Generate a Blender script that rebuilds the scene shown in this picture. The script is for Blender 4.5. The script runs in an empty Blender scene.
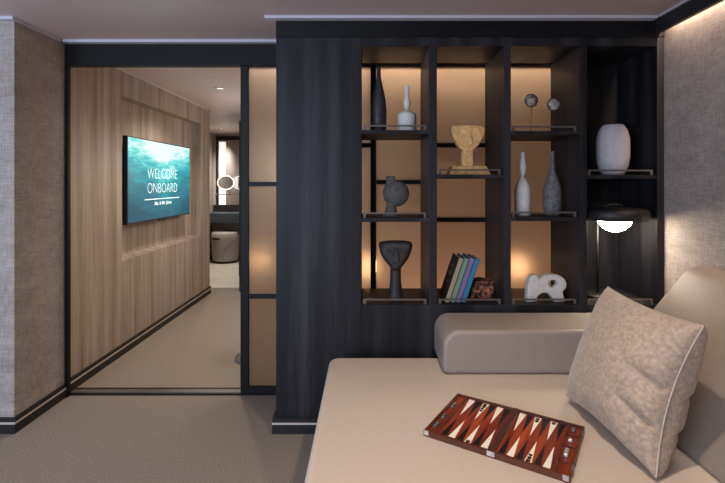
import bpy, bmesh, math, random
from mathutils import Vector, Matrix, noise
random.seed(7)
R = math.radians
S = bpy.context.scene
C = S.collection

# ------------------------------------------------------------------ camera
EYE = 1.31
cam_d = bpy.data.cameras.new('camera')
cam = bpy.data.objects.new('camera', cam_d)
C.objects.link(cam)
cam.location = (0, 0, EYE)
cam.rotation_euler = (R(90), 0, 0)
cam_d.sensor_width = 36
cam_d.lens = 450 / 725 * 36
cam_d.shift_x = -4.5 / 725
cam_d.shift_y = -58.5 / 725
cam_d.clip_start = 0.05
S.camera = cam

# ------------------------------------------------------------------ world, exposure
w = bpy.data.worlds.new('world'); S.world = w; w.use_nodes = True
w.node_tree.nodes['Background'].inputs[0].default_value = (0.55, 0.68, 0.9, 1)
w.node_tree.nodes['Background'].inputs[1].default_value = 0.35
S.view_settings.view_transform = 'Standard'
S.view_settings.look = 'None'
S.view_settings.exposure = 0.0
S.view_settings.gamma = 1
S.view_settings.use_curve_mapping = False
S.cycles.use_denoising = True
S.cycles.max_bounces = 10
S.cycles.sample_clamp_indirect = 4.0
S.cycles.blur_glossy = 1.0
S.cycles.caustics_reflective = False
S.cycles.caustics_refractive = False


def area(name, loc, rot, sx, sy, power, col):
    d = bpy.data.lights.new(name, 'AREA'); d.shape = 'RECTANGLE'
    d.size, d.size_y, d.energy, d.color = sx, sy, power, col
    o = bpy.data.objects.new(name, d); C.objects.link(o)
    o.location = loc; o.rotation_euler = rot
    return o


def spot(name, loc, power, col, angle=110, blend=0.7, r=0.04, tgt=None):
    d = bpy.data.lights.new(name, 'SPOT'); d.energy = power; d.color = col
    d.spot_size = R(angle); d.spot_blend = blend; d.shadow_soft_size = r
    o = bpy.data.objects.new(name, d); C.objects.link(o); o.location = loc
    if tgt is not None:
        v = Vector(tgt) - Vector(loc)
        o.rotation_euler = v.to_track_quat('-Z', 'Y').to_euler()
    return o


WARM = (1.0, 0.83, 0.66)
# daylight through the cabin window behind the viewer
area('window_light', (-2.05, -1.12, 1.25), (R(92), 0, 0), 2.0, 1.6, 120, (0.60, 0.76, 1.0))
# front room ceiling downlights
spot('sofa_spot', (0.40, 1.20, 2.16), 70, WARM, 120, 0.8, 0.05)
spot('sofa_spot_2', (-0.45, 0.5, 2.16), 36, WARM, 120, 0.8, 0.05)
spot('hall_spot', (-1.25, 1.5, 2.16), 4, WARM, 120, 0.8, 0.05)
# rear room downlights
spot('rear_spot', (-1.34, 4.1, 2.155), 75, (1.0, 0.88, 0.75), 140, 0.7, 0.05)
spot('rear_spot_2', (-0.36, 3.45, 2.155), 36, (1.0, 0.88, 0.75), 140, 0.7, 0.14)
spot('rear_spot_3', (-1.2, 3.1, 2.155), 8, (1.0, 0.88, 0.75), 140, 0.7, 0.05)
spot('bath_spot', (-2.3, 7.1, 2.155), 120, (1, 0.93, 0.85), 150, 0.7, 0.05)
RW = (1.0, 0.88, 0.75)
def point(name, loc, power, col, r):
    d = bpy.data.lights.new(name, 'POINT'); d.energy = power; d.color = col; d.shadow_soft_size = r
    o = bpy.data.objects.new(name, d); C.objects.link(o); o.location = loc
# added fill points without fixtures: one behind the viewer, one in the rear room
point('front_fill_light', (-0.5, -0.7, 1.5), 10, (1.0, 0.86, 0.76), 0.2)
point('rear_fill_light', (-0.75, 4.7, 1.45), 22, RW, 0.15)
# cove strip over the right wall, strip over the frosted glass
area('cove_light', (1.548, 0.6, 2.165), (0, 0, 0), 0.018, 3.4, 36, (1.0, 0.74, 0.55))
area('glass_top_light', (0.58, 2.85, 2.06), (R(-40), 0, 0), 1.25, 0.02, 9, (1.0, 0.72, 0.45))
area('door_top_light', (-0.42, 2.85, 2.06), (R(-40), 0, 0), 0.6, 0.02, 3.4, (1.0, 0.86, 0.7))
# added warm fill behind the shelving glass, turns the panes more orange
area('glass_fill_light', (0.55, 3.34, 0.35), (R(-112), 0, 0), 1.3, 0.08, 9.0, (1.0, 0.46, 0.22))


# ------------------------------------------------------------------ materials
def new_mat(name):
    m = bpy.data.materials.new(name); m.use_nodes = True
    nt = m.node_tree
    return m, nt, nt.nodes['Principled BSDF']


def rgb(r, g, b):
    f = lambda c: ((c / 255 + 0.055) / 1.055) ** 2.4 if c / 255 > 0.04045 else c / 255 / 12.92
    return (f(r), f(g), f(b), 1)


def tex_noise(nt, scale, vec_scale=(1, 1, 1), detail=4, rough=0.6, coord='Object', rot=(0, 0, 0)):
    tc = nt.nodes.new('ShaderNodeTexCoord'); mp = nt.nodes.new('ShaderNodeMapping')
    mp.inputs['Scale'].default_value = vec_scale; mp.inputs['Rotation'].default_value = rot
    nt.links.new(tc.outputs[coord], mp.inputs[0])
    n = nt.nodes.new('ShaderNodeTexNoise')
    n.inputs['Scale'].default_value = scale; n.inputs['Detail'].default_value = detail
    n.inputs['Roughness'].default_value = rough
    nt.links.new(mp.outputs[0], n.inputs['Vector'])
    return n


def ramp(nt, src, stops):
    r = nt.nodes.new('ShaderNodeValToRGB')
    e = r.color_ramp.elements
    while len(e) < len(stops): e.new(0.5)
    for el, (p, c) in zip(e, stops):
        el.position = p; el.color = c
    nt.links.new(src, r.inputs[0])
    return r


def bump(nt, bs, src, strength, dist=0.002):
    b = nt.nodes.new('ShaderNodeBump'); b.inputs['Strength'].default_value = strength
    b.inputs['Distance'].default_value = dist
    nt.links.new(src, b.inputs['Height']); nt.links.new(b.outputs[0], bs.inputs['Normal'])


def mat_noise(name, c1, c2, scale=20, vs=(1, 1, 1), rough=0.6, metal=0, bmp=0.0, lo=0.3, hi=0.7, detail=4, dist=0.002):
    m, nt, b = new_mat(name)
    n = tex_noise(nt, scale, vs, detail)
    r = ramp(nt, n.outputs['Fac'], [(lo, c1), (hi, c2)])
    nt.links.new(r.outputs[0], b.inputs['Base Color'])
    b.inputs['Roughness'].default_value = rough; b.inputs['Metallic'].default_value = metal
    if bmp: bump(nt, b, n.outputs['Fac'], bmp, dist)
    return m


def mat_weave(name, c1, c2, scale=1.0, rough=0.9, bmp=0.3):
    m, nt, b = new_mat(name)
    a = tex_noise(nt, 1, (25 * scale, 25 * scale, 260 * scale), 3)
    c = tex_noise(nt, 1, (260 * scale, 260 * scale, 22 * scale), 3)
    d = tex_noise(nt, 5, (1, 1, 2.5), 3)
    mx = nt.nodes.new('ShaderNodeMath'); mx.operation = 'ADD'
    nt.links.new(a.outputs['Fac'], mx.inputs[0]); nt.links.new(c.outputs['Fac'], mx.inputs[1])
    m2 = nt.nodes.new('ShaderNodeMath'); m2.operation = 'MULTIPLY_ADD'; m2.inputs[1].default_value = 0.6
    nt.links.new(d.outputs['Fac'], m2.inputs[0]); nt.links.new(mx.outputs[0], m2.inputs[2])
    m3 = nt.nodes.new('ShaderNodeMath'); m3.operation = 'MULTIPLY'; m3.inputs[1].default_value = 0.385
    nt.links.new(m2.outputs[0], m3.inputs[0])
    r = ramp(nt, m3.outputs[0], [(0.36, c1), (0.63, c2)])
    nt.links.new(r.outputs[0], b.inputs['Base Color'])
    b.inputs['Roughness'].default_value = rough
    bump(nt, b, m3.outputs[0], bmp, 0.002)
    return m


def mat_wood(name, cols, rough=0.5, sc=1.0, bmp=0.05, axis='z'):
    m, nt, b = new_mat(name)
    vs = {'z': (1, 1, 0.035), 'x': (0.06, 1, 1), 'y': (1, 0.06, 1)}[axis]
    n = tex_noise(nt, 9 * sc, vs, 2, 0.5)
    f = tex_noise(nt, 110 * sc, vs, 3, 0.6)
    ma = nt.nodes.new('ShaderNodeMath'); ma.operation = 'MULTIPLY_ADD'; ma.inputs[1].default_value = 0.4
    nt.links.new(f.outputs['Fac'], ma.inputs[0])
    mb = nt.nodes.new('ShaderNodeMath'); mb.operation = 'MULTIPLY'; mb.inputs[1].default_value = 0.8
    nt.links.new(n.outputs['Fac'], mb.inputs[0]); nt.links.new(mb.outputs[0], ma.inputs[2])
    k = len(cols)
    r = ramp(nt, ma.outputs[0], [(0.4 + 0.4 * i / (k - 1), c) for i, c in enumerate(cols)])
    nt.links.new(r.outputs[0], b.inputs['Base Color'])
    b.inputs['Roughness'].default_value = rough
    if bmp: bump(nt, b, f.outputs['Fac'], bmp, 0.001)
    return m


def mat_emit(name, col, strength):
    m, nt, b = new_mat(name)
    n = tex_noise(nt, 3)
    r = ramp(nt, n.outputs['Fac'], [(0, col), (1, col)])
    nt.links.new(r.outputs[0], b.inputs['Emission Color'])
    b.inputs['Base Color'].default_value = col
    b.inputs['Emission Strength'].default_value = strength
    return m


M = {}
M['carpet'] = mat_noise('carpet', rgb(84, 75, 67), rgb(164, 150, 136), 210, rough=0.95, bmp=0.25, detail=2, lo=0.3, hi=0.7)
M['tile'] = mat_noise('bath_tile', rgb(190, 182, 170), rgb(205, 198, 186), 6, rough=0.45)
M['ceiling'] = mat_noise('ceiling_paint', rgb(196, 178, 174), rgb(202, 184, 180), 2, rough=0.45)
M['ceiling_trim'] = mat_noise('trim_paint', rgb(190, 186, 196), rgb(196, 192, 202), 4, rough=0.4)
M['wallpaper'] = mat_weave('woven_wallpaper', rgb(128, 116, 109), rgb(178, 166, 159), 0.75)
M['wall_plain'] = mat_noise('plain_wall', rgb(170, 160, 152), rgb(180, 170, 162), 3, rough=0.7)
M['taupe_wood'] = mat_wood('taupe_wood', [rgb(116, 104, 93), rgb(144, 131, 119), rgb(160, 148, 136), rgb(180, 168, 156)], 0.5, 1.6)
M['dark_oak'] = mat_wood('dark_oak', [rgb(19, 18, 21), rgb(32, 31, 35), rgb(54, 52, 57)], 0.5, 1.2, 0.15)
M['dark_oak_flat'] = mat_wood('dark_oak_header', [rgb(14, 14, 16), rgb(20, 20, 23)], 0.5, 1.0, 0.1, 'x')
M['black_metal'] = mat_noise('black_metal', rgb(13, 12, 12), rgb(18, 17, 17), 30, rough=0.55)
M['base_black'] = mat_noise('baseboard_black', rgb(38, 37, 38), rgb(46, 44, 45), 30, rough=0.45)
M['strip'] = mat_noise('metal_strip', rgb(186, 172, 162), rgb(198, 184, 174), 40, rough=0.4)
M['rail'] = mat_noise('bronze_rail', rgb(92, 84, 80), rgb(112, 102, 96), 40, rough=0.4, metal=0.4)
M['leather'] = mat_noise('taupe_leather', rgb(192, 177, 163), rgb(197, 182, 168), 60, rough=0.5, bmp=0.02)
M['leather_shaded'] = mat_noise('taupe_leather_shaded', rgb(124, 113, 104), rgb(130, 119, 110), 60, rough=0.5, bmp=0.02)  # same sofa leather, darkened to paint in the backrest's shade
M['leather_arm_shaded'] = mat_noise('taupe_leather_arm_shaded', rgb(140, 128, 120), rgb(146, 134, 126), 60, rough=0.5, bmp=0.02)  # same leather again, the armrest's shade put into the colour
M['sofa_base'] = mat_noise('sofa_plinth', rgb(38, 34, 32), rgb(48, 42, 40), 60, rough=0.7)
M['piping'] = mat_noise('piping', rgb(168, 154, 142), rgb(180, 166, 154), 80, rough=0.7)
M['bronze_lamp'] = mat_noise('black_lamp', rgb(16, 15, 16), rgb(24, 22, 22), 30, rough=0.5)
M['globe'] = mat_emit('lamp_globe', (1.0, 0.86, 0.68, 1), 48.0)
M['downlight'] = mat_emit('downlight_lens', (1.0, 0.9, 0.78, 1), 1.5)
M['strip_light'] = mat_emit('mirror_light', (0.95, 0.93, 0.86, 1), 0.85)
M['bedside_glow'] = mat_emit('bedside_glow', (1.0, 0.6, 0.3, 1), 14.0)
for k_ in ('dark_oak', 'dark_oak_flat', 'black_metal', 'base_black'):
    M[k_].node_tree.nodes['Principled BSDF'].inputs['Specular IOR Level'].default_value = 0.22
M['white_ceramic'] = mat_noise('white_ceramic', rgb(208, 202, 196), rgb(228, 222, 216), 60, rough=0.75, bmp=0.1)
M['pale_vase'] = mat_noise('pale_vase', rgb(186, 178, 180), rgb(200, 192, 194), 40, rough=0.6)
M['black_bottle'] = mat_noise('black_bottle', rgb(30, 28, 32), rgb(62, 58, 62), 60, rough=0.55, bmp=0.2)
M['grey_bottle'] = mat_noise('grey_bottle', rgb(74, 72, 76), rgb(128, 124, 126), 45, rough=0.7, bmp=0.3)
M['stone'] = mat_noise('yellow_stone', rgb(196, 140, 78), rgb(244, 200, 136), 40, rough=0.8, bmp=0.5, detail=8)
M['charcoal'] = mat_noise('charcoal_clay', rgb(62, 58, 56), rgb(96, 92, 90), 50, rough=0.8, bmp=0.3)
M['black_clay'] = mat_noise('black_clay', rgb(24, 22, 24), rgb(52, 48, 50), 50, rough=0.6, bmp=0.3)
M['white_clay'] = mat_noise('white_clay', rgb(196, 190, 184), rgb(214, 208, 202), 50, rough=0.8, bmp=0.1)
M['pebble'] = mat_noise('mottled_pebble', rgb(58, 48, 44), rgb(176, 164, 156), 38, rough=0.6, bmp=0.4, lo=0.4, hi=0.62)
M['pebble_rim'] = mat_noise('pebble_rim', rgb(50, 40, 36), rgb(74, 60, 54), 60, rough=0.6)
M['copper'] = mat_noise('copper_twig', rgb(44, 26, 20), rgb(190, 130, 104), 50, rough=0.4, metal=0.6, lo=0.42, hi=0.66)
M['page'] = mat_noise('book_pages', rgb(188, 178, 160), rgb(206, 196, 178), 200, (1, 1, 1), rough=0.9)
M['chair'] = mat_noise('stool_shell', rgb(150, 142, 138), rgb(164, 156, 150), 40, rough=0.6)
M['counter'] = mat_noise('dark_counter', rgb(54, 62, 70), rgb(66, 74, 82), 8, rough=0.4)
M['chrome'] = mat_noise('chrome', rgb(190, 188, 186), rgb(206, 204, 202), 20, rough=0.2, metal=1)
M['silver'] = mat_noise('silver_clasp', rgb(176, 170, 166), rgb(220, 216, 212), 90, rough=0.35, metal=0.5)
M['pewter'] = mat_noise('pewter_clip', rgb(96, 92, 92), rgb(136, 132, 130), 90, rough=0.35, metal=0.5)
M['case_rim'] = mat_wood('case_rim', [rgb(52, 24, 16), rgb(84, 38, 22), rgb(110, 52, 28)], 0.35, 3, 0.05, 'x')
M['case_field'] = mat_wood('case_field', [rgb(70, 24, 12), rgb(128, 46, 20), rgb(170, 74, 34)], 0.35, 3, 0.05, 'y')
M['case_bar'] = mat_wood('case_bar', [rgb(56, 28, 22), rgb(84, 44, 34)], 0.4, 3, 0.05, 'y')
M['bone'] = mat_noise('bone_inlay', rgb(232, 222, 208), rgb(242, 234, 222), 60, rough=0.5)
M['black_inlay'] = mat_noise('black_inlay', rgb(8, 6, 6), rgb(60, 38, 28), 150, rough=0.4, lo=0.5, hi=0.8)
M['checker'] = mat_noise('black_checker', rgb(12, 11, 11), rgb(26, 24, 24), 60, rough=0.35)
M['cloth_bed'] = mat_noise('bed_linen', rgb(206, 196, 184), rgb(214, 204, 192), 30, rough=0.9)


def mat_mirror():
    m, nt, b = new_mat('mirror_glass')
    n = tex_noise(nt, 2); r = ramp(nt, n.outputs['Fac'], [(0, rgb(205, 205, 205)), (1, rgb(215, 213, 212))])
    nt.links.new(r.outputs[0], b.inputs['Base Color'])
    b.inputs['Metallic'].default_value = 1; b.inputs['Roughness'].default_value = 0.04
    return m


M['mirror'] = mat_mirror()


def mat_frost():
    m, nt, b = new_mat('frosted_glass')
    out = nt.nodes['Material Output']
    n = tex_noise(nt, 6)
    r = ramp(nt, n.outputs['Fac'], [(0.2, rgb(186, 176, 168)), (0.8, rgb(194, 184, 176))])
    b.inputs['Transmission Weight'].default_value = 1
    b.inputs['Roughness'].default_value = 0.6
    b.inputs['IOR'].default_value = 1.25
    nt.links.new(r.outputs[0], b.inputs['Base Color'])
    t = nt.nodes.new('ShaderNodeBsdfTranslucent'); nt.links.new(r.outputs[0], t.inputs[0])
    mx = nt.nodes.new('ShaderNodeMixShader'); mx.inputs[0].default_value = 0.5
    nt.links.new(b.outputs[0], mx.inputs[1]); nt.links.new(t.outputs[0], mx.inputs[2])
    nt.links.new(mx.outputs[0], out.inputs['Surface'])
    return m


M['frost'] = mat_frost()


def mat_pillow():
    m, nt, b = new_mat('pillow_fabric')
    v = nt.nodes.new('ShaderNodeTexVoronoi'); v.inputs['Scale'].default_value = 75
    tc = nt.nodes.new('ShaderNodeTexCoord'); nt.links.new(tc.outputs['Object'], v.inputs['Vector'])
    n = tex_noise(nt, 60, (1, 1, 1.6), 6, 0.75)
    f = tex_noise(nt, 420, (1, 1, 1), 2)
    a = nt.nodes.new('ShaderNodeMath'); a.operation = 'MULTIPLY_ADD'; a.inputs[1].default_value = -0.35
    nt.links.new(v.outputs['Distance'], a.inputs[0]); nt.links.new(n.outputs['Fac'], a.inputs[2])
    r = ramp(nt, a.outputs[0], [(0.1, rgb(144, 126, 110)), (0.6, rgb(188, 169, 150))])
    nt.links.new(r.outputs[0], b.inputs['Base Color'])
    b.inputs['Roughness'].default_value = 0.75
    b.inputs['Sheen Weight'].default_value = 0.25
    bump(nt, b, f.outputs['Fac'], 0.5, 0.002)
    return m


M['pillow'] = mat_pillow()


def mat_screen():
    m, nt, b = new_mat('screen_picture')
    tc = nt.nodes.new('ShaderNodeTexCoord'); sp = nt.nodes.new('ShaderNodeSeparateXYZ')
    nt.links.new(tc.outputs['Generated'], sp.inputs[0])
    n = tex_noise(nt, 4.5, (1, 1.1, 5.5), 8, 0.62, 'Object', (R(-14), 0, 0))
    n2 = tex_noise(nt, 2.2, (1, 1, 1.4), 2, 0.5, 'Object')

    def mth(op, a, b_=None, c=None):
        k = nt.nodes.new('ShaderNodeMath'); k.operation = op
        for i, v in enumerate((a, b_, c)):
            if v is None: continue
            if isinstance(v, (int, float)): k.inputs[i].default_value = v
            else: nt.links.new(v, k.inputs[i])
        return k.outputs[0]
    y, z = sp.outputs['Y'], sp.outputs['Z']
    # bright haze at the top, brightest about the middle
    dy = mth('ABSOLUTE', mth('SUBTRACT', y, 0.55))
    g = mth('MULTIPLY_ADD', dy, -0.6, mth('ADD', z, 0.08))
    g = mth('MULTIPLY_ADD', mth('SUBTRACT', n.outputs['Fac'], 0.5), 0.75, g)
    g = mth('MULTIPLY_ADD', mth('SUBTRACT', n2.outputs['Fac'], 0.5), 0.35, g)
    r = ramp(nt, g, [(0.0, rgb(0, 78, 98)), (0.3, rgb(0, 116, 134)), (0.54, rgb(10, 164, 174)), (0.68, rgb(110, 214, 212)), (0.82, rgb(222, 244, 242))])
    nt.links.new(r.outputs[0], b.inputs['Emission Color'])
    b.inputs['Emission Strength'].default_value = 1.15
    b.inputs['Base Color'].default_value = (0.01, 0.01, 0.01, 1)
    b.inputs['Roughness'].default_value = 0.3
    return m


M['screen'] = mat_screen()
M['letters'] = mat_emit('screen_lettering', (0.85, 0.97, 0.97, 1), 1.0)


# ------------------------------------------------------------------ helpers
class MB:
    """collects shapes into one bmesh"""
    def __init__(s): s.bm = bmesh.new()

    def box(s, x0, x1, y0, y1, z0, z1):
        r = bmesh.ops.create_cube(s.bm, size=1)
        for v in r['verts']:
            v.co = Vector((x0 + (v.co.x + .5) * (x1 - x0), y0 + (v.co.y + .5) * (y1 - y0), z0 + (v.co.z + .5) * (z1 - z0)))
        return s

    def lathe(s, prof, n=40, c=(0, 0), caps=True):
        rings = []
        for r, z in prof:
            r = max(r, 1e-4)
            rings.append([s.bm.verts.new((c[0] + r * math.cos(2 * math.pi * i / n), c[1] + r * math.sin(2 * math.pi * i / n), z)) for i in range(n)])
        for a, b in zip(rings, rings[1:]):
            for i in range(n):
                s.bm.faces.new((a[i], a[(i + 1) % n], b[(i + 1) % n], b[i]))
        if caps:
            s.bm.faces.new(list(reversed(rings[0]))); s.bm.faces.new(rings[-1])
        return s

    def tube(s, pts, r, n=8, closed=False):
        pts = [Vector(p) for p in pts]; rings = []
        N = len(pts)
        for i, p in enumerate(pts):
            if closed: t = pts[(i + 1) % N] - pts[i - 1]
            else: t = pts[min(i + 1, N - 1)] - pts[max(i - 1, 0)]
            t.normalize()
            a = Vector((0, 0, 1)) if abs(t.z) < 0.9 else Vector((1, 0, 0))
            u = t.cross(a).normalized(); v = t.cross(u)
            rings.append([s.bm.verts.new(p + r * (math.cos(2 * math.pi * k / n) * u + math.sin(2 * math.pi * k / n) * v)) for k in range(n)])
        rng = range(N) if closed else range(N - 1)
        for i in rng:
            a, b = rings[i], rings[(i + 1) % N]
            for k in range(n):
                s.bm.faces.new((a[k], a[(k + 1) % n], b[(k + 1) % n], b[k]))
        if not closed:
            s.bm.faces.new(list(reversed(rings[0]))); s.bm.faces.new(rings[-1])
        return s

    def prism(s, pts, y0, y1):
        """pts in XZ, extruded along Y"""
        a = [s.bm.verts.new((x, y0, z)) for x, z in pts]
        b = [s.bm.verts.new((x, y1, z)) for x, z in pts]
        n = len(pts)
        s.bm.faces.new(a); s.bm.faces.new(list(reversed(b)))
        for i in range(n):
            s.bm.faces.new((a[i], b[i], b[(i + 1) % n], a[(i + 1) % n]))
        return s

    def poly(s, pts, z0, z1):
        """pts in XY, extruded along Z"""
        a = [s.bm.verts.new((x, y, z0)) for x, y in pts]
        b = [s.bm.verts.new((x, y, z1)) for x, y in pts]
        n = len(pts)
        s.bm.faces.new(list(reversed(a))); s.bm.faces.new(b)
        for i in range(n):
            s.bm.faces.new((a[i], a[(i + 1) % n], b[(i + 1) % n], b[i]))
        return s

    def sphere(s, c, r, seg=32, sc=(1, 1, 1)):
        res = bmesh.ops.create_uvsphere(s.bm, u_segments=seg, v_segments=seg // 2, radius=r)
        for v in res['verts']:
            v.co = Vector((v.co.x * sc[0] + c[0], v.co.y * sc[1] + c[1], v.co.z * sc[2] + c[2]))
        return s

    def build(s, name, mat, parent=None, bevel=0, seg=2, smooth=False, sub=0, loc=None):
        bmesh.ops.recalc_face_normals(s.bm, faces=s.bm.faces[:])
        me = bpy.data.meshes.new(name)
        s.bm.to_mesh(me); s.bm.free()
        return link(name, me, mat, parent, bevel, seg, smooth, sub, loc)


def link(name, me, mat, parent=None, bevel=0, seg=2, smooth=False, sub=0, loc=None):
    o = bpy.data.objects.new(name, me)
    C.objects.link(o)
    me.materials.clear(); me.materials.append(M[mat])
    if parent: o.parent = parent
    if loc: o.location = loc
    if bevel:
        b = o.modifiers.new('bevel', 'BEVEL'); b.width = bevel; b.segments = seg; b.limit_method = 'ANGLE'
    if sub:
        b = o.modifiers.new('subdivision', 'SUBSURF'); b.levels = sub; b.render_levels = sub
    if smooth or bevel:
        for p in me.polygons: p.use_smooth = True
        if not smooth or bevel:
            w_ = o.modifiers.new('weighted', 'WEIGHTED_NORMAL'); w_.keep_sharp = True
            if not bevel: o.modifiers.remove(w_)
    return o


def struct(name, mb, mat, parent=None, bevel=0, label=None):
    o = mb.build(name, mat, parent, bevel)
    if parent is None: o['kind'] = 'structure'
    if label: o['label'] = label
    return o


def thing(name, label, cat, loc=(0, 0, 0), rz=0, group=None):
    o = bpy.data.objects.new(name, None); C.objects.link(o)
    o.empty_display_size = 0.05
    o.location = loc; o.rotation_euler = (0, 0, rz)
    o['label'] = label; o['category'] = cat; o['kind'] = 'thing'
    if group: o['group'] = group
    return o


def tag(o, label, cat, group=None):
    o['label'] = label; o['category'] = cat; o['kind'] = 'thing'
    if group: o['group'] = group
    return o


def curve_mesh(name, splines, depth, bev=0.004, res=8):
    """closed smooth outlines in XZ (holes allowed), thickness along Y"""
    cu = bpy.data.curves.new(name, 'CURVE'); cu.dimensions = '2D'; cu.fill_mode = 'BOTH'
    cu.extrude = depth / 2 - bev; cu.bevel_depth = bev; cu.bevel_resolution = 3; cu.offset = -bev; cu.resolution_u = res
    for pts in splines:
        sp = cu.splines.new('BEZIER'); sp.bezier_points.add(len(pts) - 1)
        for b, p in zip(sp.bezier_points, pts):
            b.co = (p[0], p[1], 0)
            h = 'VECTOR' if len(p) > 2 and p[2] == 'v' else 'AUTO'
            b.handle_left_type = b.handle_right_type = h
        sp.use_cyclic_u = True
    t = bpy.data.objects.new('tmp', cu); C.objects.link(t)
    dg = bpy.context.evaluated_depsgraph_get()
    me = bpy.data.meshes.new_from_object(t.evaluated_get(dg))
    bpy.data.objects.remove(t)
    me.transform(Matrix.Rotation(R(90), 4, 'X'))
    me.name = name
    return me


# ------------------------------------------------------------------ room shell
CEIL = 2.175
FY, DY = 2.36, 2.74          # cabinet front plane, glass partition plane
struct('floor', MB().box(-3.4, 1.75, -1.4, 5.62, -0.06, 0), 'carpet')
struct('floor_bathroom', MB().box(-3.0, -0.8, 5.62, 8.05, -0.06, 0), 'tile')
struct('ceiling', MB().box(-3.4, 1.75, -1.4, 8.05, CEIL, CEIL + 0.06), 'ceiling')
struct('wall_right', MB().box(1.56, 1.75, -1.4, 2.80, 0, CEIL), 'wallpaper')
struct('wall_right_rear', MB().box(1.56, 1.75, 2.86, 5.5, 0, CEIL), 'wall_plain')
struct('wall_left', MB().box(-3.4, -1.85, FY, 2.80, 0, CEIL), 'wallpaper')
struct('wall_left_front', MB().box(-3.4, -3.2, -1.4, FY, 0, CEIL), 'wallpaper')
# window wall behind the viewer: opening with light beyond
mb = MB().box(-3.2, 1.56, -1.4, -1.2, 0, 0.3).box(-3.2, 1.56, -1.4, -1.2, 2.05, CEIL).box(-3.2, -3.1, -1.4, -1.2, 0.3, 2.05).box(-0.4, 1.56, -1.4, -1.2, 0.3, 2.05)
struct('wall_front', mb, 'wall_plain')
mb = MB()
for a, b, c, d in ((-3.1, -0.4, 0.3, 0.36), (-3.1, -0.4, 1.99, 2.05), (-3.1, -3.04, 0.36, 1.99), (-0.46, -0.4, 0.36, 1.99), (-1.78, -1.72, 0.36, 1.99)):
    mb.box(a, b, -1.35, -1.27, c, d)
struct('window_1', mb, 'black_metal')
# timber wall with the television recess
WX = -1.87
RX = -1.97
mb = MB()
mb.box(-2.05, WX, 2.80, 3.435, 0, CEIL).box(-2.05, WX, 5.06, 5.35, 0, CEIL)
mb.box(-2.05, WX, 3.435, 5.06, 1.978, CEIL).box(-2.05, WX, 3.435, 5.06, 0, 0.713)
mb.box(-2.05, RX, 3.435, 5.06, 0.713, 1.978)
mb.prism([(WX + .0002, 0.706), (RX, 0.728), (RX, 0.706)], 3.436, 5.059)
struct('wall_timber', mb, 'taupe_wood')
struct('wall_bathroom_left', MB().box(-2.9, -2.70, 5.35, 8.05, 0, CEIL).box(-2.75, -2.05, 5.20, 5.35, 0, CEIL), 'wall_plain')
struct('wall_bathroom_back', MB().box(-2.70, -0.8, 7.9, 8.05, 0, CEIL), 'wall_plain')
struct('wall_rear', MB().box(-1.505, 1.56, 5.5, 5.62, 0, CEIL), 'wall_plain')
struct('wall_bathroom_right', MB().box(-1.5, -1.4, 5.62, 7.9, 0, CEIL), 'wall_plain')
dj = struct('door_2', MB().box(-1.545, -1.505, 5.44, 5.66, 0, 2.06), 'black_metal', label='dark bathroom door jamb')
struct('door_handle', MB().box(-1.558, -1.545, 5.46, 5.50, 0.18, 0.36), 'chrome', dj)
struct('trim_door_threshold', MB().box(-2.05, -1.56, 5.60, 5.64, 0, 0.006), 'strip')


def baseboard(name, x0, x1, y0, y1, axis):
    """dark skirting with a pale metal inlay"""
    b = struct(name, MB().box(x0, x1, y0, y1, 0, 0.050).box(x0, x1, y0, y1, 0.061, 0.083)
               .box(x0 + (0.004 if axis == 'y' or axis == 'x' else 0), x1 - 0.004, y0 + 0.004, y1, 0.050, 0.061), 'base_black')
    return b


def skirting(name, pts, th, side):
    """skirting following a polyline of XY points, thickness th offset to one side; inlay strip as its part"""
    def band(o0, o1, z0, z1):
        P = [Vector(p) for p in pts]
        out = []
        for off in (o0, o1):
            row = []
            for i, p in enumerate(P):
                ds = []
                if i: ds.append((P[i] - P[i - 1]).normalized())
                if i < len(P) - 1: ds.append((P[i + 1] - P[i]).normalized())
                n = [Vector((-d.y, d.x)) * side for d in ds]
                if len(n) == 2:
                    a = (n[0] + n[1]); a = a / a.dot(n[0])
                else: a = n[0]
                row.append(p + a * off)
            out.append(row)
        m = MB()
        A, B = out
        for i in range(len(P) - 1):
            q = [A[i], A[i + 1], B[i + 1], B[i]]
            m.poly([(v.x, v.y) for v in q], z0, z1)
        bmesh.ops.remove_doubles(m.bm, verts=m.bm.verts[:], dist=1e-5)
        return m
    b = band(0, th, 0, 0.050)
    o = struct(name, b, 'base_black')
    struct('cap', band(0, th, 0.061, 0.083), 'base_black', o)
    s = struct('inlay_strip', band(0, th + 0.001, 0.050, 0.061), 'strip', o)
    s['label'] = 'pale metal inlay strip'
    return o


skirting('baseboard_left', [(-3.2, FY), (-1.85, FY), (-1.85, 2.75)], 0.012, -1)
skirting('baseboard_timber', [(WX, 2.80), (WX, 5.35), (-2.05, 5.35)], 0.012, -1)
skirting('baseboard_right', [(1.56, -1.19), (1.56, 0.35)], 0.012, 1)
skirting('baseboard_rear', [(-1.504, 5.5), (1.56, 5.5)], 0.012, -1)
skirting('baseboard_bathroom', [(-2.70, 5.36), (-2.70, 7.9)], 0.012, -1)

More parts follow.
